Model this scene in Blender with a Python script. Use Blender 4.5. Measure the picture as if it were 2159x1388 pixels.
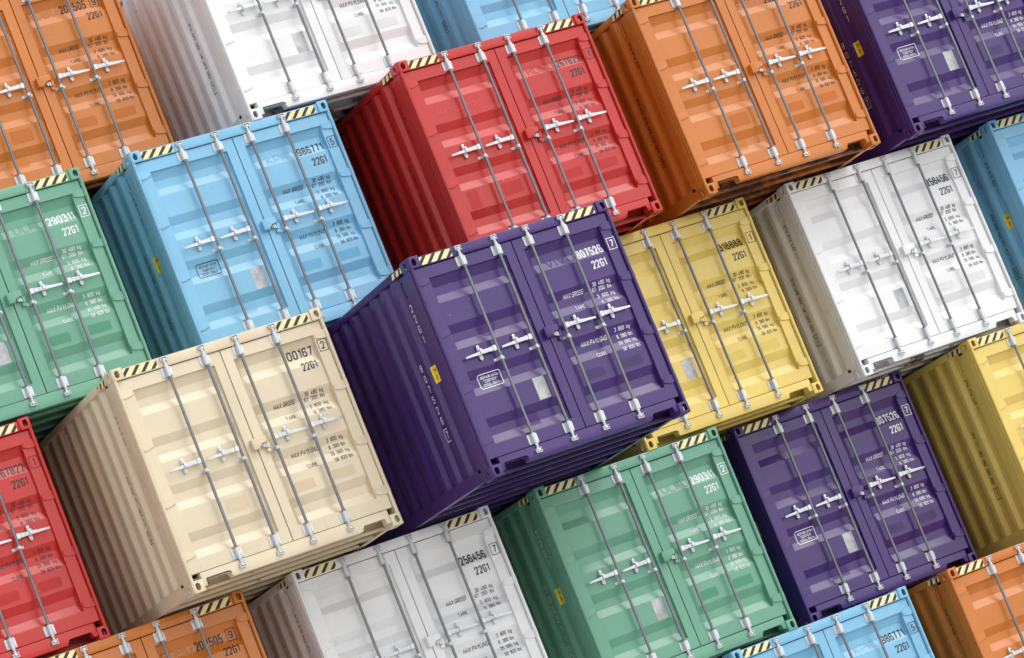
import bpy, bmesh, math, random
from mathutils import Matrix, Vector, Euler

# ------------------------------------------------------------------ scene, camera, sky, sun
sc = bpy.context.scene
for o in list(bpy.data.objects):
    bpy.data.objects.remove(o)

CAM_Z = 1.1154                      # eye height above the yard
cam_d = bpy.data.cameras.new('camera')
cam = bpy.data.objects.new('camera', cam_d)
sc.collection.objects.link(cam)
cam_d.sensor_fit = 'HORIZONTAL'
cam_d.sensor_width = 36.0
cam_d.lens = 119.41
cam_d.clip_start = 0.5
cam_d.clip_end = 2000.0
RT = Vector((0.84469903, -0.38637215, -0.37040532))
DN = Vector((-0.26744958, 0.29476242, -0.91737988))
FW = Vector((0.46363161, 0.87397464, 0.14565046))
M = Matrix((RT, -DN, -FW)).transposed().to_4x4()
M.translation = Vector((0, 0, CAM_Z))
cam.matrix_world = M
sc.camera = cam

SUN_EL, SUN_AZ = math.radians(47), math.radians(38)
w = bpy.data.worlds.new("World")
sc.world = w
w.use_nodes = True
nt = w.node_tree
nt.nodes.clear()
sky = nt.nodes.new('ShaderNodeTexSky')
sky.sky_type = 'NISHITA'
sky.sun_disc = False
sky.sun_elevation = SUN_EL
sky.sun_rotation = math.pi - SUN_AZ
sky.dust_density = 1.0
hs = nt.nodes.new('ShaderNodeHueSaturation')              # thin overcast: a nearly colourless sky
hs.inputs['Saturation'].default_value = 0.22
bg = nt.nodes.new('ShaderNodeBackground')
bg.inputs['Strength'].default_value = 0.15
wo = nt.nodes.new('ShaderNodeOutputWorld')
nt.links.new(sky.outputs[0], hs.inputs['Color'])
nt.links.new(hs.outputs[0], bg.inputs['Color'])
nt.links.new(bg.outputs[0], wo.inputs[0])

sun_d = bpy.data.lights.new('sun', 'SUN')
sun_d.energy = 0.5
sun_d.angle = math.radians(30)
sun_d.color = (1.0, 0.965, 0.92)
sun = bpy.data.objects.new('sun', sun_d)
sc.collection.objects.link(sun)
sdir = Vector((math.cos(SUN_EL) * math.sin(SUN_AZ), -math.cos(SUN_EL) * math.cos(SUN_AZ), math.sin(SUN_EL)))
sun.rotation_euler = sdir.to_track_quat('Z', 'Y').to_euler()
sun.location = sdir * 30

sc.view_settings.view_transform = 'Standard'
sc.view_settings.look = 'None'
sc.view_settings.exposure = 0.70
sc.view_settings.gamma = 1.0
sc.view_settings.use_curve_mapping = False

# ------------------------------------------------------------------ materials
def new_mat(name):
    m = bpy.data.materials.new(name)
    m.use_nodes = True
    n = m.node_tree.nodes
    p = n['Principled BSDF']
    return m, m.node_tree, n, p, m.node_tree.links

def math_node(nt, op, a, b=None, clamp=False):
    n = nt.nodes.new('ShaderNodeMath'); n.operation = op; n.use_clamp = clamp
    for i, v in enumerate((a, b)):
        if v is None: continue
        if isinstance(v, (int, float)): n.inputs[i].default_value = v
        else: nt.links.new(v, n.inputs[i])
    return n.outputs[0]

def noise(nt, vec, scale, detail=4, rough=0.55):
    n = nt.nodes.new('ShaderNodeTexNoise')
    n.inputs['Scale'].default_value = scale
    n.inputs['Detail'].default_value = detail
    n.inputs['Roughness'].default_value = rough
    nt.links.new(vec, n.inputs['Vector'])
    return n.outputs['Fac']

def ramp(nt, fac, a, b):
    n = nt.nodes.new('ShaderNodeMapRange')
    n.inputs['From Min'].default_value = a
    n.inputs['From Max'].default_value = b
    nt.links.new(fac, n.inputs['Value'])
    return n.outputs['Result']

def mix(nt, fac, a, b):
    n = nt.nodes.new('ShaderNodeMix'); n.data_type = 'RGBA'
    for sock, v in ((n.inputs[0], fac), (n.inputs[6], a), (n.inputs[7], b)):
        if isinstance(v, (int, float)): sock.default_value = v
        elif isinstance(v, tuple): sock.default_value = v
        else: nt.links.new(v, sock)
    return n.outputs[2]

def coords(nt):
    """container coordinates, shifted by a different amount on every object"""
    tc = nt.nodes.new('ShaderNodeTexCoord')
    oi = nt.nodes.new('ShaderNodeObjectInfo')
    ml = math_node(nt, 'MULTIPLY', oi.outputs['Random'], 37.0)
    add = nt.nodes.new('ShaderNodeVectorMath'); add.operation = 'ADD'
    nt.links.new(tc.outputs['Object'], add.inputs[0])
    nt.links.new(ml, add.inputs[1])
    return tc, add.outputs[0]

def c4(c): return (c[0], c[1], c[2], 1.0)

def paint(name, col, grime=(0.10, 0.085, 0.07), rust=0.0, rough=0.30):
    m, nt, n, p, L = new_mat(name)
    tc, v = coords(nt)
    big = noise(nt, v, 1.3, 5, 0.6)
    fine = noise(nt, v, 22, 3, 0.6)
    dark = tuple(x * 0.86 for x in col)
    base = mix(nt, ramp(nt, big, 0.3, 0.7), c4(dark), c4(col))
    # small worn spots where the primer and bare metal show
    spots = ramp(nt, noise(nt, v, 34, 2, 0.5), 0.735, 0.765)
    spots = math_node(nt, 'MULTIPLY', spots, ramp(nt, big, 0.5, 0.62), True)
    light = tuple(min(0.85, x * 0.55 + 0.33) for x in col)
    base = mix(nt, spots, base, c4(light))
    # thin run-off streaks
    mp = nt.nodes.new('ShaderNodeMapping'); mp.inputs['Scale'].default_value = (26, 26, 0.8)
    L.new(v, mp.inputs[0])
    st = ramp(nt, noise(nt, mp.outputs[0], 1.0, 4, 0.6), 0.60, 0.80)
    st = math_node(nt, 'MULTIPLY', st, 0.22, True)
    base = mix(nt, st, base, c4(tuple(x * 0.55 + g * 0.4 for x, g in zip(col, grime))))
    if rust:
        r = ramp(nt, noise(nt, v, 3.5, 6, 0.7), 0.62 - 0.25 * rust, 0.72 - 0.2 * rust)
        rc = mix(nt, ramp(nt, noise(nt, v, 11, 4, 0.7), 0.35, 0.6), (0.028, 0.020, 0.018, 1), (0.20, 0.062, 0.022, 1))
        base = mix(nt, r, base, rc)
    L.new(base, p.inputs['Base Color'])
    rg = ramp(nt, big, 0.25, 0.75)
    rr = math_node(nt, 'MULTIPLY_ADD', rg, 0.10)
    rr.node.inputs[2].default_value = rough - 0.05
    # patches of the doors where old stickers were taken off are matt
    sx = nt.nodes.new('ShaderNodeSeparateXYZ'); L.new(tc.outputs['Object'], sx.inputs[0])
    def box_mask(x0, x1, z0, z1):
        a = math_node(nt, 'GREATER_THAN', sx.outputs[0], x0); b = math_node(nt, 'LESS_THAN', sx.outputs[0], x1)
        c = math_node(nt, 'GREATER_THAN', sx.outputs[2], z0); d = math_node(nt, 'LESS_THAN', sx.outputs[2], z1)
        return math_node(nt, 'MULTIPLY', math_node(nt, 'MULTIPLY', a, b), math_node(nt, 'MULTIPLY', c, d))
    dx = math_node(nt, 'SUBTRACT', sx.outputs[0], -0.60); dz = math_node(nt, 'SUBTRACT', sx.outputs[2], 1.505)
    d2 = math_node(nt, 'ADD', math_node(nt, 'MULTIPLY', dx, dx), math_node(nt, 'MULTIPLY', dz, dz))
    patch = math_node(nt, 'MULTIPLY', math_node(nt, 'LESS_THAN', d2, 0.0135), 0.35 if name == 'purple_paint' else 0.0)
    patch = math_node(nt, 'MAXIMUM', patch, math_node(nt, 'MULTIPLY', box_mask(-0.665, -0.42, 0.385, 0.535), 0.35 if name in ('purple_paint', 'blue_paint', 'orange_paint') else 0.0))
    rr = math_node(nt, 'ADD', rr, math_node(nt, 'MULTIPLY', patch, 0.45), True)
    L.new(rr, p.inputs['Roughness'])
    spec = math_node(nt, 'SUBTRACT', 0.52, math_node(nt, 'MULTIPLY', patch, 0.4))
    L.new(spec, p.inputs['Specular IOR Level'])
    b = nt.nodes.new('ShaderNodeBump'); b.inputs['Strength'].default_value = 0.06; b.inputs['Distance'].default_value = 0.01
    L.new(noise(nt, v, 5.0, 3, 0.5), b.inputs['Height']); L.new(b.outputs[0], p.inputs['Normal'])
    return m

def plain(name, col, rough=0.5, metal=0.0, var=0.15, scale=14):
    m, nt, n, p, L = new_mat(name)
    tc, v = coords(nt)
    f = ramp(nt, noise(nt, v, scale, 4, 0.6), 0.3, 0.7)
    L.new(mix(nt, f, c4(tuple(x * (1 - var) for x in col)), c4(tuple(min(1, x * (1 + var)) for x in col))), p.inputs['Base Color'])
    r = math_node(nt, 'MULTIPLY_ADD', f, 0.12); r.node.inputs[2].default_value = rough - 0.06
    L.new(r, p.inputs['Roughness'])
    p.inputs['Metallic'].default_value = metal
    return m

MZINC = plain('zinc_plated_steel', (0.62, 0.63, 0.64), 0.40, 0.5, 0.08, 30)
MROD = plain('galvanised_rod', (0.20, 0.205, 0.21), 0.36, 0.6, 0.14, 18)
MSILVER = plain('brushed_aluminium', (0.46, 0.46, 0.46), 0.50, 0.45, 0.28, 9)
MRUBBER = plain('black_rubber', (0.006, 0.006, 0.006), 0.7)
MBLACKTXT = plain('black_lettering', (0.022, 0.020, 0.020), 0.45)
MWHITETXT = plain('white_lettering', (0.80, 0.79, 0.80), 0.45, 0, 0.05)
MYELLOW = plain('yellow_sticker', (0.86, 0.62, 0.03), 0.4, 0, 0.06)
MINSIDE = plain('dark_inside', (0.012, 0.010, 0.010), 0.8)
MFLOOR = plain('plywood_floor_underside', (0.03, 0.025, 0.02), 0.8)

def hazard_mat():
    m, nt, n, p, L = new_mat('hazard_stripes')
    tc = nt.nodes.new('ShaderNodeTexCoord')
    sx = nt.nodes.new('ShaderNodeSeparateXYZ'); L.new(tc.outputs['UV'], sx.inputs[0])
    d = math_node(nt, 'SUBTRACT', sx.outputs[0], sx.outputs[1])
    fr = math_node(nt, 'FRACT', math_node(nt, 'DIVIDE', math_node(nt, 'ADD', d, 5.06), 0.1115))
    blk = math_node(nt, 'LESS_THAN', fr, 0.41)
    v = tc.outputs['Object']
    yel = mix(nt, ramp(nt, noise(nt, v, 60, 3, 0.6), 0.3, 0.7), (0.88, 0.72, 0.34, 1), (0.92, 0.79, 0.42, 1))
    L.new(mix(nt, blk, yel, (0.016, 0.015, 0.014, 1)), p.inputs['Base Color'])
    p.inputs['Roughness'].default_value = 0.45
    return m
MHAZ = hazard_mat()

COL = {
    'purple': (0.054, 0.019, 0.150),
    'red':    (0.560, 0.022, 0.015),
    'orange': (0.620, 0.190, 0.024),
    'blue':   (0.225, 0.520, 0.740),
    'green':  (0.145, 0.375, 0.250),
    'cream':  (0.760, 0.640, 0.440),
    'yellow': (0.800, 0.590, 0.140),
    'white':  (0.850, 0.845, 0.835),
}
PAINT = {k: paint(k + '_paint', v) for k, v in COL.items()}
UNDER = {k: paint(k + '_underside_paint', tuple(x * 0.95 for x in v), rust=(0.9 if k == 'orange' else 0.35 if k == 'white' else 0.12), rough=0.45) for k, v in COL.items()}
PATCH = {k: plain(k + '_repainted_patch', {
    'purple': (0.042, 0.017, 0.105), 'red': (0.46, 0.008, 0.004), 'orange': (0.50, 0.125, 0.002),
    'blue': (0.13, 0.40, 0.60), 'green': (0.062, 0.265, 0.150), 'cream': (0.66, 0.53, 0.34),
    'yellow': (0.66, 0.50, 0.10), 'white': (0.70, 0.69, 0.68)}[k], 0.5, 0, 0.04) for k in COL}
GHOST = {k: plain(k + '_scraped_lettering', tuple(x * 0.80 + 0.012 for x in v), 0.55, 0, 0.05) for k, v in COL.items()}

# ------------------------------------------------------------------ mesh helpers
W2 = 1.187         # half width
H = 2.374
HB = 2.3576        # rail / header top
LEN = 12.19  # length, stretched so the unseen rear keeps light out of the gaps
YF, YO, YI = 0.036, 0.066, 0.106    # door frame face, outer and inner flats of the door panels
DZ0, DZ1 = 0.325, 2.118             # panel opening
CACHE = {}

def to_mesh(bm, name, smooth=True, ang=35):
    bmesh.ops.recalc_face_normals(bm, faces=bm.faces)
    me = bpy.data.meshes.new(name)
    bm.to_mesh(me); bm.free()
    if smooth:
        me.polygons.foreach_set('use_smooth', [True] * len(me.polygons))
        me.set_sharp_from_angle(angle=math.radians(ang))
    me.materials.append(None)
    return me

def box(bm, x0, x1, y0, y1, z0, z1, bev=0.0, seg=1, edges=None):
    r = bmesh.ops.create_cube(bm, size=1.0, matrix=Matrix.Translation(((x0 + x1) / 2, (y0 + y1) / 2, (z0 + z1) / 2)) @ Matrix.Diagonal((x1 - x0, y1 - y0, z1 - z0, 1)))
    if bev:
        es = set(e for v in r['verts'] for e in v.link_edges)
        if edges: es = [e for e in es if edges(e)]
        bmesh.ops.bevel(bm, geom=list(es), offset=bev, segments=seg, affect='EDGES', profile=0.5)
    return r

def cyl(bm, p0, p1, r0, r1=None, seg=16):
    p0, p1 = Vector(p0), Vector(p1)
    d = p1 - p0
    m = Matrix.Translation((p0 + p1) / 2) @ d.to_track_quat('Z', 'Y').to_matrix().to_4x4()
    bmesh.ops.create_cone(bm, cap_ends=True, segments=seg, radius1=r0, radius2=r0 if r1 is None else r1, depth=d.length, matrix=m)

def prism(bm, pts, y0, y1, bev=0.0):
    """polygon in x,z extruded from y0 (front) to y1"""
    f = [bm.verts.new((x, y0, z)) for x, z in pts]
    b = [bm.verts.new((x, y1, z)) for x, z in pts]
    n = len(pts)
    ff = bm.faces.new(f)
    bm.faces.new(list(reversed(b)))
    for i in range(n):
        bm.faces.new((f[i], b[i], b[(i + 1) % n], f[(i + 1) % n]))
    if bev:
        bmesh.ops.bevel(bm, geom=[e for e in ff.edges], offset=bev, segments=2, affect='EDGES', profile=0.5)

def oblong(w, h, n=8):
    pts = []
    r = w / 2; s = h / 2 - r
    for i in range(n + 1):
        a = math.pi * i / n
        pts.append((r * math.cos(a), s + r * math.sin(a)))
    for i in range(n + 1):
        a = math.pi + math.pi * i / n
        pts.append((r * math.cos(a), -s + r * math.sin(a)))
    return pts

def round_rect(x0, x1, z0, z1, r, n=4):
    out = []
    for cx, cz, a0 in ((x1 - r, z1 - r, 0), (x0 + r, z1 - r, 90), (x0 + r, z0 + r, 180), (x1 - r, z0 + r, 270)):
        for i in range(n + 1):
            a = math.radians(a0 + 90 * i / n)
            out.append((cx + r * math.cos(a), cz + r * math.sin(a)))
    return out

def mirror_x(me):
    bm = bmesh.new(); bm.from_mesh(me)
    for v in bm.verts: v.co.x = -v.co.x
    bmesh.ops.reverse_faces(bm, faces=bm.faces)
    m2 = bpy.data.meshes.new(me.name)
    bm.to_mesh(m2); bm.free()
    m2.materials.append(None)
    return m2

# door panel: horizontal trapezoid corrugations, four of them
PROF = [(DZ1, YO)]
for k in range(4):
    o = -0.505 * k
    PROF += [(2.111 + o, YO), (2.021 + o, YI), (1.934 + o, YI), (1.848 + o, YO)]
PROF += [(DZ0, YO)]
CAPW = 0.055
def prof_y(z):
    for (za, ya), (zb, yb) in zip(PROF, PROF[1:]):
        if za >= z >= zb:
            return ya + (yb - ya) * ((za - z) / (za - zb) if za > zb else 0)
    return YO
def panel_y(x, z):
    """y of the visible door surface at x, z"""
    ax = abs(x)
    if ax < 0.111 or ax > 1.018 or z > DZ1 or z < DZ0: return YF
    y = prof_y(z)
    if ax < 0.111 + CAPW:
        y = YO + (y - YO) * (ax - 0.111) / CAPW
    return y

# side wall: vertical trapezoid corrugations
XS_O, XS_I = -W2 + 0.010, -W2 + 0.050
SPROF = [(0.300, XS_O), (0.362, XS_I)]
k = 0
while 0.478 + 0.295 * k < 11.6:
    o = 0.295 * k
    SPROF += [(0.478 + o, XS_I), (0.528 + o, XS_O), (0.608 + o, XS_O), (0.657 + o, XS_I)]
    k += 1
SPROF += [(11.93, XS_I), (11.97, XS_O)]
def side_x(y):
    for (a, xa), (b, xb) in zip(SPROF, SPROF[1:]):
        if a <= y <= b: return xa + (xb - xa) * (y - a) / (b - a)
    return XS_O

# ---- castings
def m_casting():
    bm = bmesh.new()
    box(bm, 0, 0.124, 0, 0.215, 0, 0.1215)
    vert = [e for e in bm.edges if all(abs(v.co.x) < 1e-5 and abs(v.co.y) < 1e-5 for v in e.verts)]
    bmesh.ops.bevel(bm, geom=vert, offset=0.020, segments=5, affect='EDGES', profile=0.5)
    bmesh.ops.bevel(bm, geom=[e for e in bm.edges if e.is_manifold and e.calc_face_angle() > 0.8], offset=0.0035, segments=2, affect='EDGES', profile=0.5)
    a = bpy.data.meshes.new('a'); bmesh.ops.recalc_face_normals(bm, faces=bm.faces); bm.to_mesh(a); bm.free()
    cuts = []
    b1 = bmesh.new(); box(b1, 0.024, 0.108, 0.030, 0.196, 0.020, 0.102); cuts.append(b1)
    b2 = bmesh.new(); prism(b2, [(x + 0.058, z + 0.0605) for x, z in oblong(0.052, 0.078)], -0.02, 0.05); cuts.append(b2)
    b3 = bmesh.new(); prism(b3, [(x + 0.110, z + 0.0605) for x, z in oblong(0.056, 0.076)], -0.02, 0.05)
    for v in b3.verts: v.co = Vector((v.co.y, v.co.x, v.co.z))
    cuts.append(b3)
    b4 = bmesh.new(); prism(b4, [(x + 0.064, z + 0.105) for x, z in oblong(0.058, 0.112)], -0.02, 0.16)
    for v in b4.verts: v.co = Vector((v.co.x, v.co.z, v.co.y))
    cuts.append(b4)
    ob = bpy.data.objects.new('tmp_a', a); sc.collection.objects.link(ob)
    tmp = [ob]
    for i, b in enumerate(cuts):
        bmesh.ops.recalc_face_normals(b, faces=b.faces)
        me = bpy.data.meshes.new('c'); b.to_mesh(me); b.free()
        oc = bpy.data.objects.new('tmp_c', me); sc.collection.objects.link(oc); tmp.append(oc)
        md = ob.modifiers.new('b', 'BOOLEAN'); md.operation = 'DIFFERENCE'; md.object = oc; md.solver = 'EXACT'
    dg = bpy.context.evaluated_depsgraph_get()
    me = bpy.data.meshes.new_from_object(ob.evaluated_get(dg))
    for t in tmp: bpy.data.objects.remove(t)
    me.materials.clear(); me.materials.append(None)
    me.polygons.foreach_set('use_smooth', [True] * len(me.polygons))
    me.set_sharp_from_angle(angle=math.radians(35))
    me.name = 'corner_casting'
    return me
CAST_L = m_casting()
CAST_R = mirror_x(CAST_L)

def m_post():
    bm = bmesh.new()
    box(bm, -W2 + 0.003, -W2 + 0.042, 0.060, 0.300, 0.120, 2.2545, 0.003, 1)
    box(bm, -W2 + 0.012, -W2 + 0.040, 0.020, 0.066, 0.120, 2.2545)
    cyl(bm, (-W2 + 0.0205, 0.0225, 0.120), (-W2 + 0.0205, 0.0225, 2.2545), 0.0185, seg=18)
    box(bm, -W2 + 0.001, -W2 + 0.006, 0.120, 0.235, 0.121, 2.252, 0.002, 1)
    return to_mesh(bm, 'corner_post')
POST_L = m_post(); POST_R = mirror_x(POST_L)

def m_header():
    bm = bmesh.new()
    box(bm, -W2 + 0.125, W2 - 0.125, 0.014, 0.13, 2.2525, HB, 0.005, 2)
    return to_mesh(bm, 'header_beam')
HEADER = m_header()

def m_sill():
    bm = bmesh.new()
    xl = -W2 + 0.125
    L = [(xl, 0.183), (xl, 0.045), (-1.012, 0.045), (-1.006, 0.107), (-0.775, 0.107), (-0.757, 0.100), (-0.738, 0.047)]
    R = [(-x, z) for x, z in reversed(L)]
    prism(bm, L + R, 0.014, 0.115, 0.004)
    # the plates lining the two lifting notches
    for s in (-1, 1):
        pts = [(-1.0205, 0.0475), (-1.0145, 0.1155), (-0.772, 0.1155), (-0.749, 0.106), (-0.741, 0.085), (-0.747, 0.082), (-0.757, 0.0995), (-0.775, 0.1065), (-1.0065, 0.1065), (-1.0125, 0.0475)]
        prism(bm, [(s * x, z) for x, z in pts] if s > 0 else pts, 0.0085, 0.014)
    return to_mesh(bm, 'sill_beam')
SILL = m_sill()

def m_top_rail():
    bm = bmesh.new()
    box(bm, -W2 + 0.002, -W2 + 0.062, 0.216, LEN - 0.216, 2.284, HB, 0.004, 2)
    return to_mesh(bm, 'top_rail')
TRAIL_L = m_top_rail(); TRAIL_R = mirror_x(TRAIL_L)

def m_bot_rail():
    bm = bmesh.new()
    x = -W2 + 0.003
    y0, y1 = 0.216, LEN - 0.216
    box(bm, x, x + 0.005, y0, y1, 0.026, 0.158, 0.002, 1)
    box(bm, x + 0.005, x + 0.075, y0, y1, 0.026, 0.033)
    box(bm, x + 0.005, x + 0.060, y0, y1, 0.150, 0.158)
    for ya in (1.60, LEN - 2.00):
        box(bm, x - 0.0035, x, ya, ya + 0.40, 0.047, 0.122, 0.002, 1)
    return to_mesh(bm, 'bottom_rail')
BRAIL_L = m_bot_rail(); BRAIL_R = mirror_x(BRAIL_L)

def m_side():
    bm = bmesh.new()
    a = [bm.verts.new((x, y, 2.288)) for y, x in SPROF]
    b = [bm.verts.new((x, y, 0.154)) for y, x in SPROF]
    for i in range(len(a) - 1):
        bm.faces.new((a[i], a[i + 1], b[i + 1], b[i]))
    es = [e for e in bm.edges if abs(e.verts[0].co.z - e.verts[1].co.z) > 1 and len(e.link_faces) == 2]
    bmesh.ops.bevel(bm, geom=es, offset=0.005, segments=2, affect='EDGES', profile=0.5)
    r = bmesh.ops.extrude_face_region(bm, geom=bm.faces[:])
    for g in r['geom']:
        if isinstance(g, bmesh.types.BMVert): g.co.x += 0.003
    return to_mesh(bm, 'side_wall', True, 20)
SIDE_L = m_side(); SIDE_R = mirror_x(SIDE_L)

def m_simple(name, *a):
    bm = bmesh.new(); box(bm, *a); return to_mesh(bm, name, False)
ROOF = m_simple('roof_panel', -W2 + 0.062, W2 - 0.062, 0.13, LEN - 0.13, 2.325, 2.340)
ENDW = m_simple('end_wall', -W2 + 0.043, W2 - 0.043, LEN - 0.10, LEN - 0.06, 0.03, 2.325)
FLOOR = m_simple('floor', -W2 + 0.080, W2 - 0.080, 0.116, LEN - 0.11, 0.138, 0.156)

def m_cross():
    bm = bmesh.new()
    x = W2 - 0.083
    box(bm, -x, x, 0.0, 0.004, 0.030, 0.056)
    box(bm, -x, x, 0.004, 0.060, 0.030, 0.035)
    box(bm, -x, x, 0.060, 0.065, 0.030, 0.137)
    return to_mesh(bm, 'cross_member', False)
CROSS = m_cross()

def m_seal():
    bm = bmesh.new()
    box(bm, -W2 + 0.043, W2 - 0.043, 0.1165, 0.122, 0.184, 2.2505)
    return to_mesh(bm, 'door_seal', False)
SEAL = m_seal()

# ---- door leaf (left one; the right one is its mirror image)
def m_door():
    bm = bmesh.new()
    X0, X1, Z0, Z1 = -1.141, -0.0045, 0.1905, 2.2450
    a0, a1 = -1.018, -0.111
    yb = 0.114
    def ring(x0, x1, z0, z1, y): return [bm.verts.new(p) for p in ((x0, y, z0), (x1, y, z0), (x1, y, z1), (x0, y, z1))]
    o1, o2 = ring(X0, X1, Z0, Z1, YF), ring(X0, X1, Z0, Z1, yb)
    i1, i2 = ring(a0, a1, DZ0, DZ1, YF), ring(a0, a1, DZ0, DZ1, yb)
    fe = []
    for k in range(4):
        j = (k + 1) % 4
        f = bm.faces.new((o1[k], o1[j], i1[j], i1[k]))
        bm.faces.new((o1[k], o2[k], o2[j], o1[j]))
        bm.faces.new((i1[k], i1[j], i2[j], i2[k]))
    ids = set(v.index for v in ())
    fr = set(o1 + i1)
    es = [e for e in bm.edges if e.verts[0] in fr and e.verts[1] in fr and ((e.verts[0] in o1) == (e.verts[1] in o1))]
    bmesh.ops.bevel(bm, geom=es, offset=0.004, segments=2, affect='EDGES', profile=0.5)
    # corrugated panel with pressed-in ends on the side of the middle gap
    xs = [a0 - 0.001, a1 - CAPW, a1 + 0.001]
    cols = []
    for x in xs:
        cols.append([bm.verts.new((x, (YO if x > a1 - CAPW + 0.01 else y), z)) for z, y in PROF])
    for c, d in zip(cols, cols[1:]):
        for k in range(len(PROF) - 1):
            try: bm.faces.new((c[k], d[k], d[k + 1], c[k + 1]))
            except ValueError: pass
    return to_mesh(bm, 'door', True, 18)
DOOR_L = m_door(); DOOR_R = mirror_x(DOOR_L)

# ---- door furniture; x is measured from the locking bar, z from the container's base
BARX = (-0.612, -0.190, 0.190, 0.612)
def m_bar():
    bm = bmesh.new()
    cyl(bm, (0, 0, 0.285), (0, 0, 2.155), 0.0155, seg=18)
    for s, za, zb in ((1, 2.115, 2.140), (-1, 0.300, 0.325)):
        cyl(bm, (0, 0, za), (0, 0, zb), 0.0200, seg=18)
    return to_mesh(bm, 'locking_bar')
BAR = m_bar()

def m_guide():
    """bearing bracket on the door frame, z = 0 at its middle"""
    bm = bmesh.new()
    prism(bm, round_rect(-0.057, -0.018, -0.053, 0.053, 0.012), 0.028, YF, 0.0015)
    prism(bm, round_rect(0.018, 0.057, -0.053, 0.053, 0.012), 0.028, YF, 0.0015)
    cyl(bm, (0, 0, -0.053), (0, 0, 0.053), 0.0235, seg=20)
    box(bm, -0.0235, 0.0235, 0.0, YF, -0.053, 0.053)
    for x in (-0.045, 0.045):
        for z in (-0.038, 0.038):
            cyl(bm, (x, 0.0285, z), (x, 0.024, z), 0.0055, 0.004, 8)
    return to_mesh(bm, 'bar_guide')
GUIDE = m_guide()

def m_cam(up):
    """locking cam and the keeper that holds it, at the end of a bar"""
    bm = bmesh.new()
    s = 1 if up else -1
    cyl(bm, (0, 0, s * -0.004), (0, 0, s * 0.020), 0.0190, seg=16)
    cyl(bm, (0, 0, s * 0.018), (0, 0, s * 0.050), 0.0125, seg=12)
    cyl(bm, (0, 0, s * 0.034), (0, 0, s * 0.041), 0.0175, seg=12)
    box(bm, -0.018, 0.014, -0.012, 0.012, min(s * 0.048, s * 0.088), max(s * 0.048, s * 0.088), 0.003, 1)
    box(bm, -0.010, 0.018, -0.020, -0.010, min(s * 0.062, s * 0.082), max(s * 0.062, s * 0.082), 0.002, 1)
    # keeper: base plate, two jaws and a lip
    za, zb = sorted((s * 0.055, s * 0.098))
    box(bm, -0.036, 0.034, 0.006, 0.014, za, zb, 0.002, 1)
    za, zb = sorted((s * 0.092, s * 0.101))
    box(bm, -0.036, 0.030, -0.020, 0.010, za, zb, 0.002, 1)
    za, zb = sorted((s * 0.058, s * 0.094))
    box(bm, -0.036, -0.027, -0.020, 0.010, za, zb, 0.002, 1)
    za, zb = sorted((s * 0.076, s * 0.096))
    box(bm, 0.024, 0.033, -0.022, 0.010, za, zb, 0.002, 1)
    za, zb = sorted((s * 0.050, s * 0.064))
    box(bm, 0.022, 0.036, -0.014, 0.012, za, zb, 0.002, 1)
    return to_mesh(bm, 'cam_keeper')
CAM_U, CAM_D = m_cam(True), m_cam(False)

def m_clamp():
    bm = bmesh.new()
    yb = YO
    prism(bm, [(x, z) for x, z in round_rect(-0.064, -0.014, -0.016, 0.016, 0.0155)], yb - 0.007, yb, 0.0015)
    prism(bm, [(x, z) for x, z in round_rect(0.014, 0.064, -0.016, 0.016, 0.0155)], yb - 0.007, yb, 0.0015)
    cyl(bm, (0, 0, -0.016), (0, 0, 0.016), 0.0200, seg=18)
    box(bm, -0.0200, 0.0200, 0.0, yb - 0.001, -0.016, 0.016)
    for x in (-0.046, 0.046):
        cyl(bm, (x, yb - 0.0065, 0), (x, yb - 0.012, 0), 0.007, 0.005, 8)
    return to_mesh(bm, 'bar_clamp')
CLAMP = m_clamp()

def m_handle(sgn):
    """handle pointing sgn * x from its bar"""
    bm = bmesh.new()
    def b(x0, x1, y0, y1, z0, z1, bev=0.003):
        xa, xb = sorted((sgn * x0, sgn * x1)); box(bm, xa, xb, y0, y1, z0, z1, bev, 1)
    b(0.006, 0.054, -0.006, 0.022, -0.028, 0.030)
    b(0.054, 0.070, 0.000, 0.018, -0.020, 0.022)
    b(0.068, 0.092, -0.004, 0.020, -0.024, 0.024)
    # tapering arm
    pts = [(0.090, 0.020), (0.180, 0.017), (0.245, 0.006), (0.258, 0.006), (0.262, 0.003), (0.372, -0.002), (0.374, -0.024), (0.262, -0.020), (0.255, -0.024), (0.180, -0.022), (0.090, -0.021)]
    prism(bm, [(sgn * x, z) for x, z in pts], -0.004, 0.012, 0.002)
    return to_mesh(bm, 'handle')
HAND_L, HAND_R = m_handle(-1), m_handle(1)

def m_catch():
    """retainer that holds a handle, x = 0 at its middle"""
    bm = bmesh.new()
    prism(bm, round_rect(-0.0185, 0.0185, -0.082, -0.010, 0.018), YO - 0.028, YO - 0.020, 0.002)
    box(bm, -0.014, 0.014, YO - 0.022, YO, -0.060, -0.015)
    box(bm, -0.012, 0.012, YO - 0.075, YO, -0.028, -0.020)
    prism(bm, round_rect(-0.016, 0.016, 0.012, 0.078, 0.0155), YO - 0.034, YO - 0.024, 0.003)
    box(bm, -0.014, 0.014, YO - 0.026, YO, 0.010, 0.050)
    # swinging hasp over the handle
    r = box(bm, -0.0135, 0.0135, YO - 0.082, YO - 0.074, -0.020, 0.030, 0.002, 1)
    cyl(bm, (-0.017, YO - 0.060, 0.018), (0.017, YO - 0.060, 0.018), 0.007, seg=10)
    cyl(bm, (0, YO - 0.029, -0.055), (0, YO - 0.034, -0.055), 0.007, 0.005, 8)
    cyl(bm, (0, YO - 0.035, 0.052), (0, YO - 0.040, 0.052), 0.007, 0.005, 8)
    return to_mesh(bm, 'handle_catch')
CATCH = m_catch()

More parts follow.
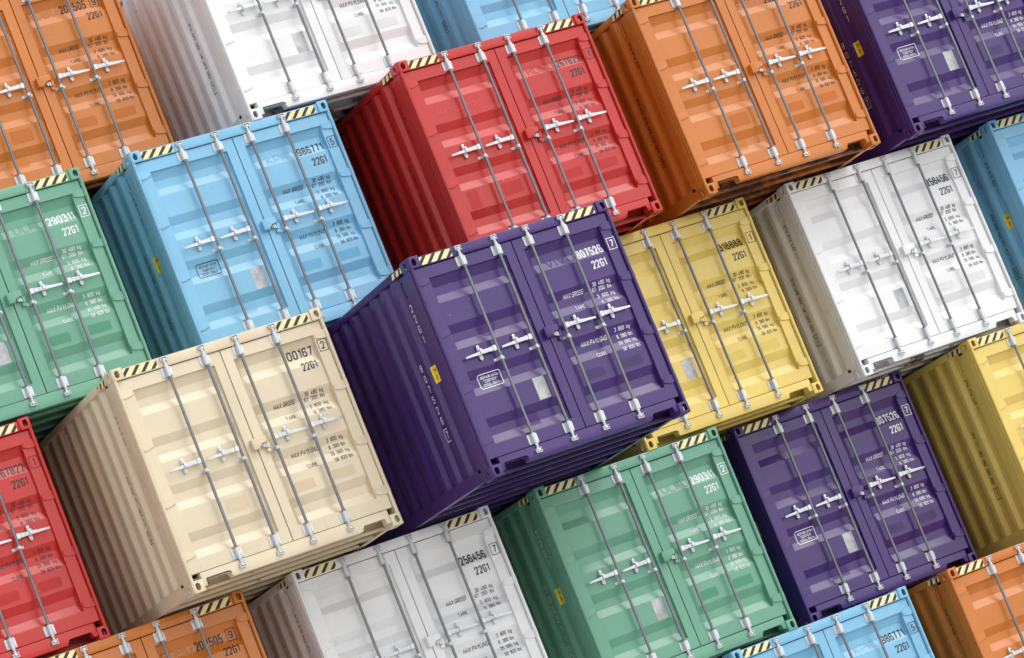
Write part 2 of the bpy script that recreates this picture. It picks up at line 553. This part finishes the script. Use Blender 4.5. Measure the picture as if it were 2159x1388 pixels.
def m_hinge():
    """left hinge leaf, z = 0 at its middle"""
    bm = bmesh.new()
    pts = [(-W2 + 0.012, -0.044), (-W2 + 0.052, -0.044), (-W2 + 0.110, -0.038), (-W2 + 0.158, -0.026), (-W2 + 0.163, 0.0), (-W2 + 0.158, 0.026), (-W2 + 0.110, 0.038), (-W2 + 0.052, 0.044), (-W2 + 0.012, 0.044)]
    prism(bm, pts, 0.022, YF, 0.003)
    cyl(bm, (-W2 + 0.0205, 0.0225, -0.044), (-W2 + 0.0205, 0.0225, 0.044), 0.0205, seg=18)
    return to_mesh(bm, 'hinge')
HINGE_L = m_hinge(); HINGE_R = mirror_x(HINGE_L)
HINGE_Z = (2.102, 1.540, 0.936, 0.384)

def m_lockbox():
    bm = bmesh.new()
    pts = [(-0.062, 1.166), (-0.062, 1.268), (-0.052, 1.279), (0.098, 1.279), (0.098, 1.213), (0.028, 1.213), (0.016, 1.190), (0.004, 1.166)]
    prism(bm, pts, -0.035, YF, 0.006)
    box(bm, 0.082, 0.124, 0.002, YF, 1.112, 1.150, 0.003, 1)
    box(bm, 0.096, 0.128, -0.005, YF, 1.150, 1.212, 0.003, 1)
    return to_mesh(bm, 'lock_box')
LOCKBOX = m_lockbox()
def m_lock():
    bm = bmesh.new()
    box(bm, 0.040, 0.096, 0.004, 0.022, 1.176, 1.212, 0.004, 1)
    box(bm, 0.052, 0.066, -0.006, 0.010, 1.165, 1.205, 0.003, 1)
    box(bm, 0.076, 0.094, -0.002, 0.010, 1.160, 1.200, 0.003, 1)
    return to_mesh(bm, 'lock')
LOCK = m_lock()

def m_lash():
    bm = bmesh.new()
    cyl(bm, (-W2 + 0.030, 0.405, 2.065), (-W2 + 0.030, 0.405, 2.218), 0.008, seg=10)
    for z in (2.068, 2.214):
        cyl(bm, (-W2 + 0.030, 0.405, z), (XS_I + 0.002, 0.405, z), 0.009, seg=10)
    return to_mesh(bm, 'lashing_bar')
LASH = m_lash()

# ---- flat things on surfaces
def drape_front(me_bm, off=0.0018):
    """cut a flat shape (x, z) along the creases of the doors and lay it on them"""
    for z, _ in PROF[1:-1]:
        bmesh.ops.bisect_plane(me_bm, geom=me_bm.verts[:] + me_bm.edges[:] + me_bm.faces[:], plane_co=(0, 0, z), plane_no=(0, 0, 1))
    lay = me_bm.verts.layers.int.get('lay')
    for v in me_bm.verts:
        v.co.y = panel_y(v.co.x, v.co.z) - off - (0.0004 * v[lay] if lay else 0)
def drape_side(bm, off=0.0018):
    for y, _ in SPROF[:16]:
        bmesh.ops.bisect_plane(bm, geom=bm.verts[:] + bm.edges[:] + bm.faces[:], plane_co=(0, y, 0), plane_no=(0, 1, 0))
    lay = bm.verts.layers.int.get('lay')
    for v in bm.verts: v.co.x = side_x(v.co.y) - off - (0.0004 * v[lay] if lay else 0)

def flat_mesh(bm, name):
    me = bpy.data.meshes.new(name); bm.to_mesh(me); bm.free(); me.materials.append(None)
    return me

def poly_bm(pts):
    bm = bmesh.new()
    bm.faces.new([bm.verts.new((x, 0, z)) for x, z in pts])
    return bm

def decal_front(name, pts):
    bm = poly_bm(pts); drape_front(bm); return flat_mesh(bm, name)

def ring_bm(out, inn):
    bm = bmesh.new()
    a = [bm.verts.new((x, 0, z)) for x, z in out]; b = [bm.verts.new((x, 0, z)) for x, z in inn]
    n = len(a)
    for i in range(n):
        bm.faces.new((a[i], a[(i + 1) % n], b[(i + 1) % n], b[i]))
    return bm

# a condensed stencil alphabet: centre lines in a unit box, 's' = sharp corner; then relative width
GL = {
 '0': (.46, [[(0,0),(1,0),(1,1),(0,1),'c']]), 'O': (.46, [[(0,0),(1,0),(1,1),(0,1),'c']]),
 '1': (.22, [[(0,.80),(1,1,'s'),(1,0)]]),
 '2': (.46, [[(0,.74),(0,1),(1,1),(1,.62),(.02,0,'s'),(1,0)]]),
 '3': (.46, [[(0,.78),(0,1),(.95,1),(.95,.53),(.35,.53)], [(.7,.53),(1,.53),(1,0),(0,0),(0,.22)]]),
 '4': (.48, [[(.62,1),(0,.24,'s'),(1,.24)], [(.74,.5),(.74,0)]]),
 '5': (.46, [[(.95,1),(.05,1,'s'),(.03,.50,'s'),(.2,.60),(1,.60),(1,0),(0,0),(0,.22)]]),
 '6': (.46, [[(1,.78),(1,1),(0,1),(0,0),(1,0),(1,.58),(.08,.58)]]),
 '7': (.44, [[(0,1),(1,1,'s'),(.35,0)]]),
 '8': (.46, [[(.04,.54),(.96,.54),(.96,1),(.04,1),'c'], [(0,0),(1,0),(1,.52),(0,.52),'c']]),
 '9': (.46, [[(0,.22),(0,0),(1,0),(1,1),(0,1),(0,.42),(.92,.42)]]),
 'A': (.52, [[(0,0),(.5,1,'s'),(1,0)], [(.2,.27),(.8,.27)]]),
 'B': (.46, [[(0,0,'s'),(0,1,'s'),(.95,1),(.95,.53),(.1,.53)], [(.6,.53),(1,.53),(1,0),(0,0)]]),
 'C': (.46, [[(1,.74),(1,1),(0,1),(0,0),(1,0),(1,.26)]]),
 'D': (.46, [[(0,0,'s'),(1,0),(1,1),(0,1,'s'),'c']]),
 'E': (.40, [[(1,1),(0,1,'s'),(0,0,'s'),(1,0)], [(.1,.52),(.85,.52)]]),
 'F': (.40, [[(1,1),(0,1,'s'),(0,0)], [(.1,.52),(.85,.52)]]),
 'G': (.46, [[(1,.76),(1,1),(0,1),(0,0),(1,0),(1,.48,'s'),(.55,.48)]]),
 'H': (.46, [[(0,0),(0,1)], [(1,0),(1,1)], [(.1,.52),(.9,.52)]]),
 'I': (.02, [[(0,0),(0,1)]]), 'K': (.48, [[(0,0),(0,1)], [(1,1),(.1,.40)], [(.35,.55),(1,0)]]),
 'L': (.38, [[(0,1),(0,0,'s'),(1,0)]]),
 'M': (.62, [[(0,0),(0,1,'s'),(.5,.2,'s'),(1,1,'s'),(1,0)]]),
 'N': (.48, [[(0,0),(0,1,'s'),(1,0,'s'),(1,1)]]),
 'P': (.46, [[(0,0),(0,1,'s'),(1,1),(1,.44),(.1,.44)]]),
 'R': (.46, [[(0,0),(0,1,'s'),(.97,1),(.97,.48),(.1,.48)], [(.55,.46),(1,0)]]),
 'S': (.46, [[(1,.76),(1,1),(0,1),(0,.54),(1,.46),(1,0),(0,0),(0,.24)]]),
 'T': (.46, [[(0,1),(1,1)], [(.5,.95),(.5,0)]]),
 'U': (.46, [[(0,1),(0,0),(1,0),(1,1)]]),
 'V': (.50, [[(0,1),(.5,0,'s'),(1,1)]]),
 'W': (.70, [[(0,1),(.25,0,'s'),(.5,.85,'s'),(.75,0,'s'),(1,1)]]),
 'X': (.50, [[(0,0),(1,1)], [(0,1),(.46,.54)], [(.54,.46),(1,0)]]),
 'Y': (.50, [[(0,1),(.5,.45,'s'),(1,1)], [(.5,.40),(.5,0)]]),
 'a': (.40, [[(0,.68),(1,.68),(1,0)], [(1,.38),(0,.38),(0,0),(1,0)]]),
 'b': (.40, [[(0,1),(0,0,'s'),(1,0),(1,.68),(.1,.68)]]),
 'c': (.38, [[(1,.68),(0,.68),(0,0),(1,0)]]),
 'e': (.40, [[(.1,.36),(1,.36,'s'),(1,.68),(0,.68),(0,0),(1,0)]]),
 'g': (.40, [[(.9,0),(0,0),(0,.68),(1,.68),(1,-.28),(0,-.28)]]),
 'h': (.40, [[(0,1),(0,0)], [(.1,.68),(1,.68),(1,0)]]),
 'i': (.02, [[(0,0),(0,.68)], [(0,.9),(0,1)]]),
 'k': (.40, [[(0,0),(0,1)], [(.95,.68),(.1,.28)], [(.35,.38),(1,0)]]),
 'l': (.02, [[(0,0),(0,1)]]),
 'm': (.64, [[(0,0),(0,.68),(1,.68),(1,0)], [(.5,.60),(.5,0)]]),
 'n': (.40, [[(0,0),(0,.68),(1,.68),(1,0)]]),
 'o': (.40, [[(0,0),(1,0),(1,.68),(0,.68),'c']]),
 'r': (.28, [[(0,0),(0,.68),(1,.68)]]),
 's': (.36, [[(1,.68),(0,.68),(0,.36),(1,.32),(1,0),(0,0)]]),
 '.': (.04, [[(0,0),(0,.04)]]), '"': (.20, [[(0,1),(0,.75)], [(1,1),(1,.75)]]), "'": (.04, [[(0,1),(0,.75)]]), ' ': (.12, []),
}
def stroke(pts, rad, closed):
    """round the soft corners of a centre line"""
    out = []
    n = len(pts)
    for i, p in enumerate(pts):
        if (not closed and i in (0, n - 1)) or len(p) > 2:
            out.append(Vector(p[:2])); continue
        a, q, c = Vector(pts[i - 1][:2]), Vector(p[:2]), Vector(pts[(i + 1) % n][:2])
        r = min(rad, (a - q).length * 0.49, (c - q).length * 0.49)
        u, v = q + (a - q).normalized() * r, q + (c - q).normalized() * r
        for t in (0, .25, .5, .75, 1):
            out.append(u * (1 - t) ** 2 + q * 2 * t * (1 - t) + v * t * t)
    res = [out[0]]
    for p in out[1:]:
        if (p - res[-1]).length > 1e-5: res.append(p)
    if closed and (res[0] - res[-1]).length < 1e-5: res.pop()
    return res

def add_text(bm, body, x0, x1, zc, cap, slant=0.0, bold=0.15, axis='x'):
    th = cap * bold
    gap = 0.13
    ws = [GL[c][0] for c in body]
    fixed = th * len([c for c in body if c != ' '])
    rel = sum(ws) + gap * (len(body) - 1)
    u = max(0.05 * cap, ((x1 - x0) - fixed) / rel) if rel else 0
    x = x0
    lay = bm.verts.layers.int.get('lay') or bm.verts.layers.int.new('lay')
    for c, wd in zip(body, ws):
        gw = wd * u
        for li, st in enumerate(GL[c][1]):
            closed = st[-1] == 'c'
            P = [p for p in st if p != 'c']
            P = [((x + th / 2 + p[0] * gw), (p[1] * (cap - th) + th / 2 - cap / 2)) + tuple(p[2:]) for p in P]
            L = stroke(P, max(gw, 0.3 * cap) * 0.45, closed)
            n = len(L)
            if n < 2: continue
            vs = []
            for i in range(n):
                a = L[i - 1] if (i > 0 or closed) else None
                b = L[(i + 1) % n] if (i < n - 1 or closed) else None
                d1 = (L[i] - a).normalized() if a is not None else None
                d2 = (b - L[i]).normalized() if b is not None else None
                if d1 is None: d1 = d2
                if d2 is None: d2 = d1
                n1, n2 = Vector((-d1.y, d1.x)), Vector((-d2.y, d2.x))
                m = n1 + n2
                if m.length < 1e-4: m = n1.copy()
                m.normalize()
                k = min(2.2, 1 / max(0.3, m.dot(n1))) * th / 2
                row = []
                for sg in (1, -1):
                    q = L[i] + m * k * sg
                    xx, zz = q.x + slant * q.y, zc + q.y
                    v = bm.verts.new((xx, 0, zz) if axis == 'x' else (0, -xx, zz))
                    v[lay] = li + 1
                    row.append(v)
                vs.append(row)
            for i in range(n if closed else n - 1):
                a, b = vs[i], vs[(i + 1) % n]
                try: bm.faces.new((a[0], b[0], b[1], a[1]))
                except ValueError: pass
        x += gw + (th if c != ' ' else 0) + gap * u

def text_front(name, rows, bold=0.15):
    bm = bmesh.new()
    for r in rows: add_text(bm, *r, bold=bold)
    drape_front(bm)
    return flat_mesh(bm, name)

def cached(key, fn):
    if key not in CACHE: CACHE[key] = fn()
    return CACHE[key]

def m_number(num, dz, dx):
    return text_front('number_lettering', [(num, (0.675 if len(num) > 5 else 0.690) + dx, 0.985 + dx, 1.908 + dz, 0.094)], 0.155)
def m_check(d, dz, dx):
    x0, x1, z0, z1 = 1.034 + dx, 1.134 + dx, 1.850 + dz, 1.978 + dz
    bm = ring_bm([(x0, z0), (x1, z0), (x1, z1), (x0, z1)], [(x0 + .007, z0 + .007), (x1 - .007, z0 + .007), (x1 - .007, z1 - .007), (x0 + .007, z1 - .007)])
    xm = (x0 + x1) / 2
    hw = 0.013 if d == '1' else 0.022
    add_text(bm, d, xm - hw, xm + hw, (z0 + z1) / 2, 0.078, bold=0.15)
    drape_front(bm); return flat_mesh(bm, 'check_digit')
def m_type(dz):
    return text_front('type_lettering', [('22G1', 0.790, 0.962, 1.758 + dz, 0.086)], 0.15)
WEIGHTS = {
    'max_gross_lettering': [('MAX.GROSS', 0.350, 0.592, 1.534, 0.046, 0.2), ('30   480   kg', 0.712, 0.925, 1.568, 0.041), ('67   200   lbs', 0.697, 0.932, 1.514, 0.041)],
    'tare_lettering': [('TARE', 0.428, 0.542, 1.385, 0.042, 0.0), ('3   800   kg', 0.728, 0.936, 1.436, 0.040), ('8   380  lbs', 0.738, 0.940, 1.366, 0.040)],
    'max_payload_lettering': [('MAX.PAYLOAD', 0.338, 0.648, 1.010, 0.048, 0.2), ('3   800   kg', 0.752, 0.940, 1.052, 0.041), ('8   380  lbs', 0.758, 0.946, 0.978, 0.041)],
    'cube_lettering': [('CUBE', 0.450, 0.566, 0.858, 0.042, 0.0), ('26   680   kg', 0.748, 0.958, 0.908, 0.040), ('58   820  lbs', 0.756, 0.962, 0.836, 0.040)],
}
def m_repair():
    x0, x1, z0, z1 = -0.905, -0.635, 0.884, 1.042
    o = round_rect(x0, x1, z0, z1, 0.026); i = round_rect(x0 + .0085, x1 - .0085, z0 + .0085, z1 - .0085, 0.018)
    bm = ring_bm(o, i)
    add_text(bm, 'REPAIR WITH', x0 + .034, x1 - .034, 1.002, 0.030, bold=0.15)
    add_text(bm, '"CORTEN"', x0 + .055, x1 - .055, 0.962, 0.030, bold=0.15)
    add_text(bm, 'STEEL ONLY', x0 + .045, x1 - .045, 0.920, 0.030, bold=0.15)
    drape_front(bm, 0.0018); return flat_mesh(bm, 'repair_notice')
def side_text(name, num, digit):
    bm = bmesh.new()
    def col(s, yc, z0, dz, cap):
        for i, ch in enumerate(s):
            hw = 0.012 if ch == '1' else 0.024
            add_text(bm, ch, -yc - hw, -yc + hw, z0 - dz * i, cap, bold=0.12, axis='y')
    col('22G1', 0.418, 1.945, 0.1135, 0.080)
    col(num, 0.716, 1.378, 0.1145, 0.076)
    zb = 1.378 - 0.1145 * len(num) - 0.040
    col(digit, 0.716, zb, 0.1, 0.078)
    y0, y1, z0, z1 = 0.660, 0.772, zb - 0.068, zb + 0.068
    o = [(-y1, z0), (-y0, z0), (-y0, z1), (-y1, z1)]; t = 0.008
    i = [(-y1 + t, z0 + t), (-y0 - t, z0 + t), (-y0 - t, z1 - t), (-y1 + t, z1 - t)]
    a = [bm.verts.new((0, -x, z)) for x, z in o]; b = [bm.verts.new((0, -x, z)) for x, z in i]
    for k in range(4): bm.faces.new((a[k], a[(k + 1) % 4], b[(k + 1) % 4], b[k]))
    drape_side(bm); return flat_mesh(bm, name)
def m_tag():
    bm = bmesh.new()
    bm.faces.new([bm.verts.new((0, -x, z)) for x, z in round_rect(-0.497, -0.388, 1.150, 1.328, 0.010)])
    drape_side(bm, 0.0018); return flat_mesh(bm, 'height_tag')
def m_tagtext():
    bm = bmesh.new()
    add_text(bm, '2.4m', -0.478, -0.405, 1.285, 0.040, bold=0.11, axis='y')
    add_text(bm, "8'", -0.460, -0.425, 1.205, 0.046, bold=0.11, axis='y')
    drape_side(bm, 0.0034); return flat_mesh(bm, 'tag_lettering')

def uv_quad(name, pts3, uvs):
    bm = bmesh.new(); l = bm.loops.layers.uv.new('UVMap')
    f = bm.faces.new([bm.verts.new(p) for p in pts3])
    for lp, uv in zip(f.loops, uvs): lp[l].uv = uv
    return flat_mesh(bm, name)
def m_hz_front(x0, x1):
    pts = round_rect(x0, x1, 2.2625, 2.347, 0.014)
    return uv_quad('hazard_sticker', [(x, 0.0122, z) for x, z in pts], [(x - x0, z - 2.2625) for x, z in pts])
HZL, HZR = m_hz_front(-1.058, -0.688), m_hz_front(0.660, 1.030)
def m_hz_side():
    y0, y1, z0, z1 = 0.222, 0.492, 2.2885, 2.3435
    pts = [(y1, z0), (y0, z0), (y0, z1), (y1, z1)]
    return uv_quad('hazard_sticker', [(-W2 + 0.0002, y, z) for y, z in pts], [((y1 - y), (z - z0) * 0.5) for y, z in pts])
HZS = m_hz_side()
SILVERPL = decal_front('data_plate', round_rect(-0.353, -0.218, 0.603, 0.836, 0.006))
DKR = [decal_front('repainted_patch', round_rect(*r, 0.012)) for r in ((0.675, 0.922, 0.640, 0.742), (0.238, 0.462, 0.640, 0.742))]
DKL = decal_front('repainted_patch', round_rect(-0.528, -0.284, 0.652, 0.796, 0.012))
DKV = decal_front('repainted_patch', round_rect(-0.962, -0.830, 0.612, 0.816, 0.008))

# ------------------------------------------------------------------ putting a container together
def put(name, me, mat, parent, loc=(0, 0, 0), rz=0.0):
    o = bpy.data.objects.new(name, me)
    sc.collection.objects.link(o)
    o.parent = parent
    o.location = loc
    if rz: o.rotation_euler = (0, 0, rz)
    o.material_slots[0].link = 'OBJECT'
    o.material_slots[0].material = mat
    return o

XP, ZP, X0C = 1.47374486, 2.35764, 9.17334217 - 0.089 + 1.219
random.seed(4)

def container(col, k, j, y, num, digit, label, white=False, dz=0.0, dx=0.0, repair=False, tag=False, silver=False, rect=False, extra=None, group=None):
    P, U = PAINT[col], UNDER[col]
    T = MWHITETXT if white else MBLACKTXT
    t = bpy.data.objects.new('shipping_container', None)
    sc.collection.objects.link(t)
    t.location = (X0C + XP * k, y, ZP * j)
    t['label'] = label; t['category'] = 'shipping container'; t['group'] = group or 'shipping containers stacked like bricks'
    for me, x, z, yy, rz in ((CAST_L, -W2, 0, 0, 0), (CAST_L, -W2, H - 0.1215, 0, 0), (CAST_R, W2, 0, 0, 0), (CAST_R, W2, H - 0.1215, 0, 0),
                             (CAST_R, -W2, 0, LEN, math.pi), (CAST_R, -W2, H - 0.1215, LEN, math.pi), (CAST_L, W2, 0, LEN, math.pi), (CAST_L, W2, H - 0.1215, LEN, math.pi)):
        put('corner_casting', me, P, t, (x, yy, z), rz)
    put('corner_post', POST_L, P, t); put('corner_post', POST_R, P, t)
    hd = put('header_beam', HEADER, P, t)
    put('hazard_sticker', HZL, MHAZ, hd); put('hazard_sticker', HZR, MHAZ, hd)
    put('sill_beam', SILL, P, t)
    tr = put('top_rail', TRAIL_L, P, t); put('hazard_sticker', HZS, MHAZ, tr)
    put('top_rail', TRAIL_R, P, t)
    put('bottom_rail', BRAIL_L, P, t); put('bottom_rail', BRAIL_R, P, t)
    sw = put('side_wall', SIDE_L, P, t); put('side_wall', SIDE_R, P, t)
    put('lashing_bar', LASH, P, sw); put('lashing_bar', LASH, P, sw, (0, 1.475, 0))
    put('side_lettering', cached(('side', num), lambda: side_text('side_lettering', num, digit)), T, sw)
    if tag:
        put('height_tag', cached('tag', m_tag), MYELLOW, sw)
        put('height_tag_lettering', cached('tagt', m_tagtext), MBLACKTXT, sw)
    put('roof_panel', ROOF, P, t); put('end_wall', ENDW, P, t); put('floor', FLOOR, U, t)
    for i in range(28): put('cross_member', CROSS, U, t, (0, 0.235 + 0.41 * i, 0))
    put('door_seal', SEAL, MRUBBER, t)
    for side, dm, hm in ((-1, DOOR_L, HINGE_L), (1, DOOR_R, HINGE_R)):
        d = put('door', dm, P, t)
        for z in HINGE_Z: put('hinge', hm, P, d, (0, 0, z))
        for bx in BARX:
            if bx * side < 0: continue
            put('locking_bar', BAR, MROD, d, (bx, 0, 0))
            for z in (2.194, 0.250): put('bar_guide', GUIDE, MZINC, d, (bx, 0, z))
            put('cam_keeper', CAM_U, MZINC, d, (bx, 0, 2.247)); put('cam_keeper', CAM_D, MZINC, d, (bx, 0, 0.197))
            put('bar_clamp', CLAMP, MZINC, d, (bx, 0, 1.129))
            put('handle', HAND_L if side < 0 else HAND_R, MZINC, d, (bx, 0, 1.240))
            cx = bx + (side * 0.165 if side > 0 else -0.190)
            put('handle_catch', CATCH, MZINC, d, (cx, 0, 1.246))
        if side < 0:
            put('lock_box', LOCKBOX, P, d); put('lock', LOCK, MZINC, d)
            if repair: put('repair_notice', cached('rep', m_repair), T, d)
            if silver: put('data_plate', SILVERPL, MSILVER, d)
            if rect: put('repainted_patch', DKL, PATCH[col], d)
            if extra == 'red':
                put('scraped_lettering', cached('gh2', lambda: text_front('scraped_lettering', [('Anchor', -0.955, -0.355, 1.742, 0.082), ('Line', -0.560, -0.200, 1.640, 0.082)], 0.15)), FADED, d)
                put('repainted_patch', DKV, PATCH[col], d)
        else:
            put('number_lettering', cached(('num', num, dz, dx), lambda: m_number(num, dz, dx)), T, d)
            put('check_digit', cached(('chk', digit, dz, dx), lambda: m_check(digit, dz, dx)), T, d)
            put('type_lettering', cached(('typ', dz), lambda: m_type(dz)), T, d)
            for nm, rows in WEIGHTS.items():
                put(nm, cached(nm, lambda: text_front(nm, rows, 0.125)), T, d)
            if GHOSTS.get(col):
                put('scraped_lettering', cached(('gh', col), lambda: text_front('scraped_lettering', [(GHOSTS[col], 0.300 + dx, 0.640 + dx, 1.908 + dz, 0.094)], 0.13)), GHOST[col], d)
            for r in DKR: put('repainted_patch', r, PATCH[col], d)
    return t

GHOSTS = {'purple': 'VIVU', 'red': 'HDMU', 'green': 'ULFU', 'blue': 'KPHU', 'orange': 'FOBU'}
FADED = plain('faded_red_lettering', (0.60, 0.060, 0.050), 0.4, 0, 0.04)
K = {
    'purple': dict(num='807526', digit='7', white=True, repair=True, tag=True, silver=True),
    'red': dict(num='267822', digit='1', rect=True, extra='red'),
    'orange': dict(num='202505', digit='9', rect=True, dz=0.072, dx=-0.145),
    'blue': dict(num='986771', digit='5', repair=True, tag=True, silver=True),
    'green': dict(num='290311', digit='2', white=True, tag=True, silver=True),
    'cream': dict(num='00167', digit='2', rect=True, dz=0.078),
    'yellow': dict(num='318888', digit='1', silver=True),
    'white': dict(num='256456', digit='7', silver=True),
}
F = 31.979
for col, k, j, y, label in (
    ('purple', 4, 2, 29.813, 'purple container jutting out furthest in the middle, the red one behind its top edge'),
    ('purple', 7, 1, 32.640, 'purple container pushed back between the lower green one and the second yellow one'),
    ('purple', 9, 3, 31.322, 'purple container in the upper right corner, right of an orange one'),
    ('red', 5, 3, 31.246, 'red container jutting out behind the middle purple one, left of an orange one'),
    ('red', 0, 2, F, 'red container cut by the left edge of the photo, left of the cream one'),
    ('orange', 7, 3, 31.191, 'orange container with rusty underside, right of the red one and above the pale yellow one'),
    ('orange', 2, 4, 32.790, 'orange container in the upper left corner, left of a white one and set back'),
    ('orange', 1, 1, F, 'orange container at the bottom edge, under the cream one'),
    ('orange', 8, 0, F, 'orange container in the lower right corner, under a purple one'),
    ('blue', 3, 3, F, 'light blue container with black repair notice, directly above the cream one'),
    ('blue', 6, 4, F, 'light blue container at the top edge, behind the red one'),
    ('blue', 10, 2, F, 'light blue container cut by the right edge, beside a white one'),
    ('blue', 6, 0, F, 'light blue container at the bottom edge, under the green and purple ones'),
    ('green', 5, 1, F, 'green container under the middle purple one with its whole front showing'),
    ('green', 1, 3, F, 'green container cut by the left edge, above the left red one'),
    ('cream', 2, 2, 30.921, 'cream beige container with black number 00167, the only one of its colour'),
    ('yellow', 6, 2, F, 'pale yellow container between the middle purple one and a white one'),
    ('yellow', 9, 1, F, 'pale yellow container cut by the right edge with its corrugated side showing'),
    ('white', 4, 4, F, 'white container at the top edge, above the light blue one with the repair notice'),
    ('white', 8, 2, F, 'white container right of the pale yellow one, below the orange one with rusty underside'),
    ('white', 3, 1, F, 'white container at the bottom edge, between the cream one and the green one'),
):
    container(col, k, j, y, label=label, **K[col])

# ------------------------------------------------------------------ the yard
bm = bmesh.new()
s = 600
bm.faces.new([bm.verts.new(p) for p in ((-s, -s, 0), (s, -s, 0), (s, s, 0), (-s, s, 0))])
g = bpy.data.meshes.new('ground'); bm.to_mesh(g); bm.free()
go = bpy.data.objects.new('ground', g); sc.collection.objects.link(go)
go.location.z = -0.004
m, nt, n, p, L = new_mat('concrete')
tc = nt.nodes.new('ShaderNodeTexCoord')
f1 = ramp(nt, noise(nt, tc.outputs['Object'], 0.6, 8, 0.65), 0.3, 0.7)
L.new(mix(nt, f1, (0.58, 0.56, 0.53, 1), (0.70, 0.68, 0.65, 1)), p.inputs['Base Color'])
p.inputs['Roughness'].default_value = 0.85
g.materials.append(m)
go['kind'] = 'structure'; go['label'] = 'pale concrete yard'
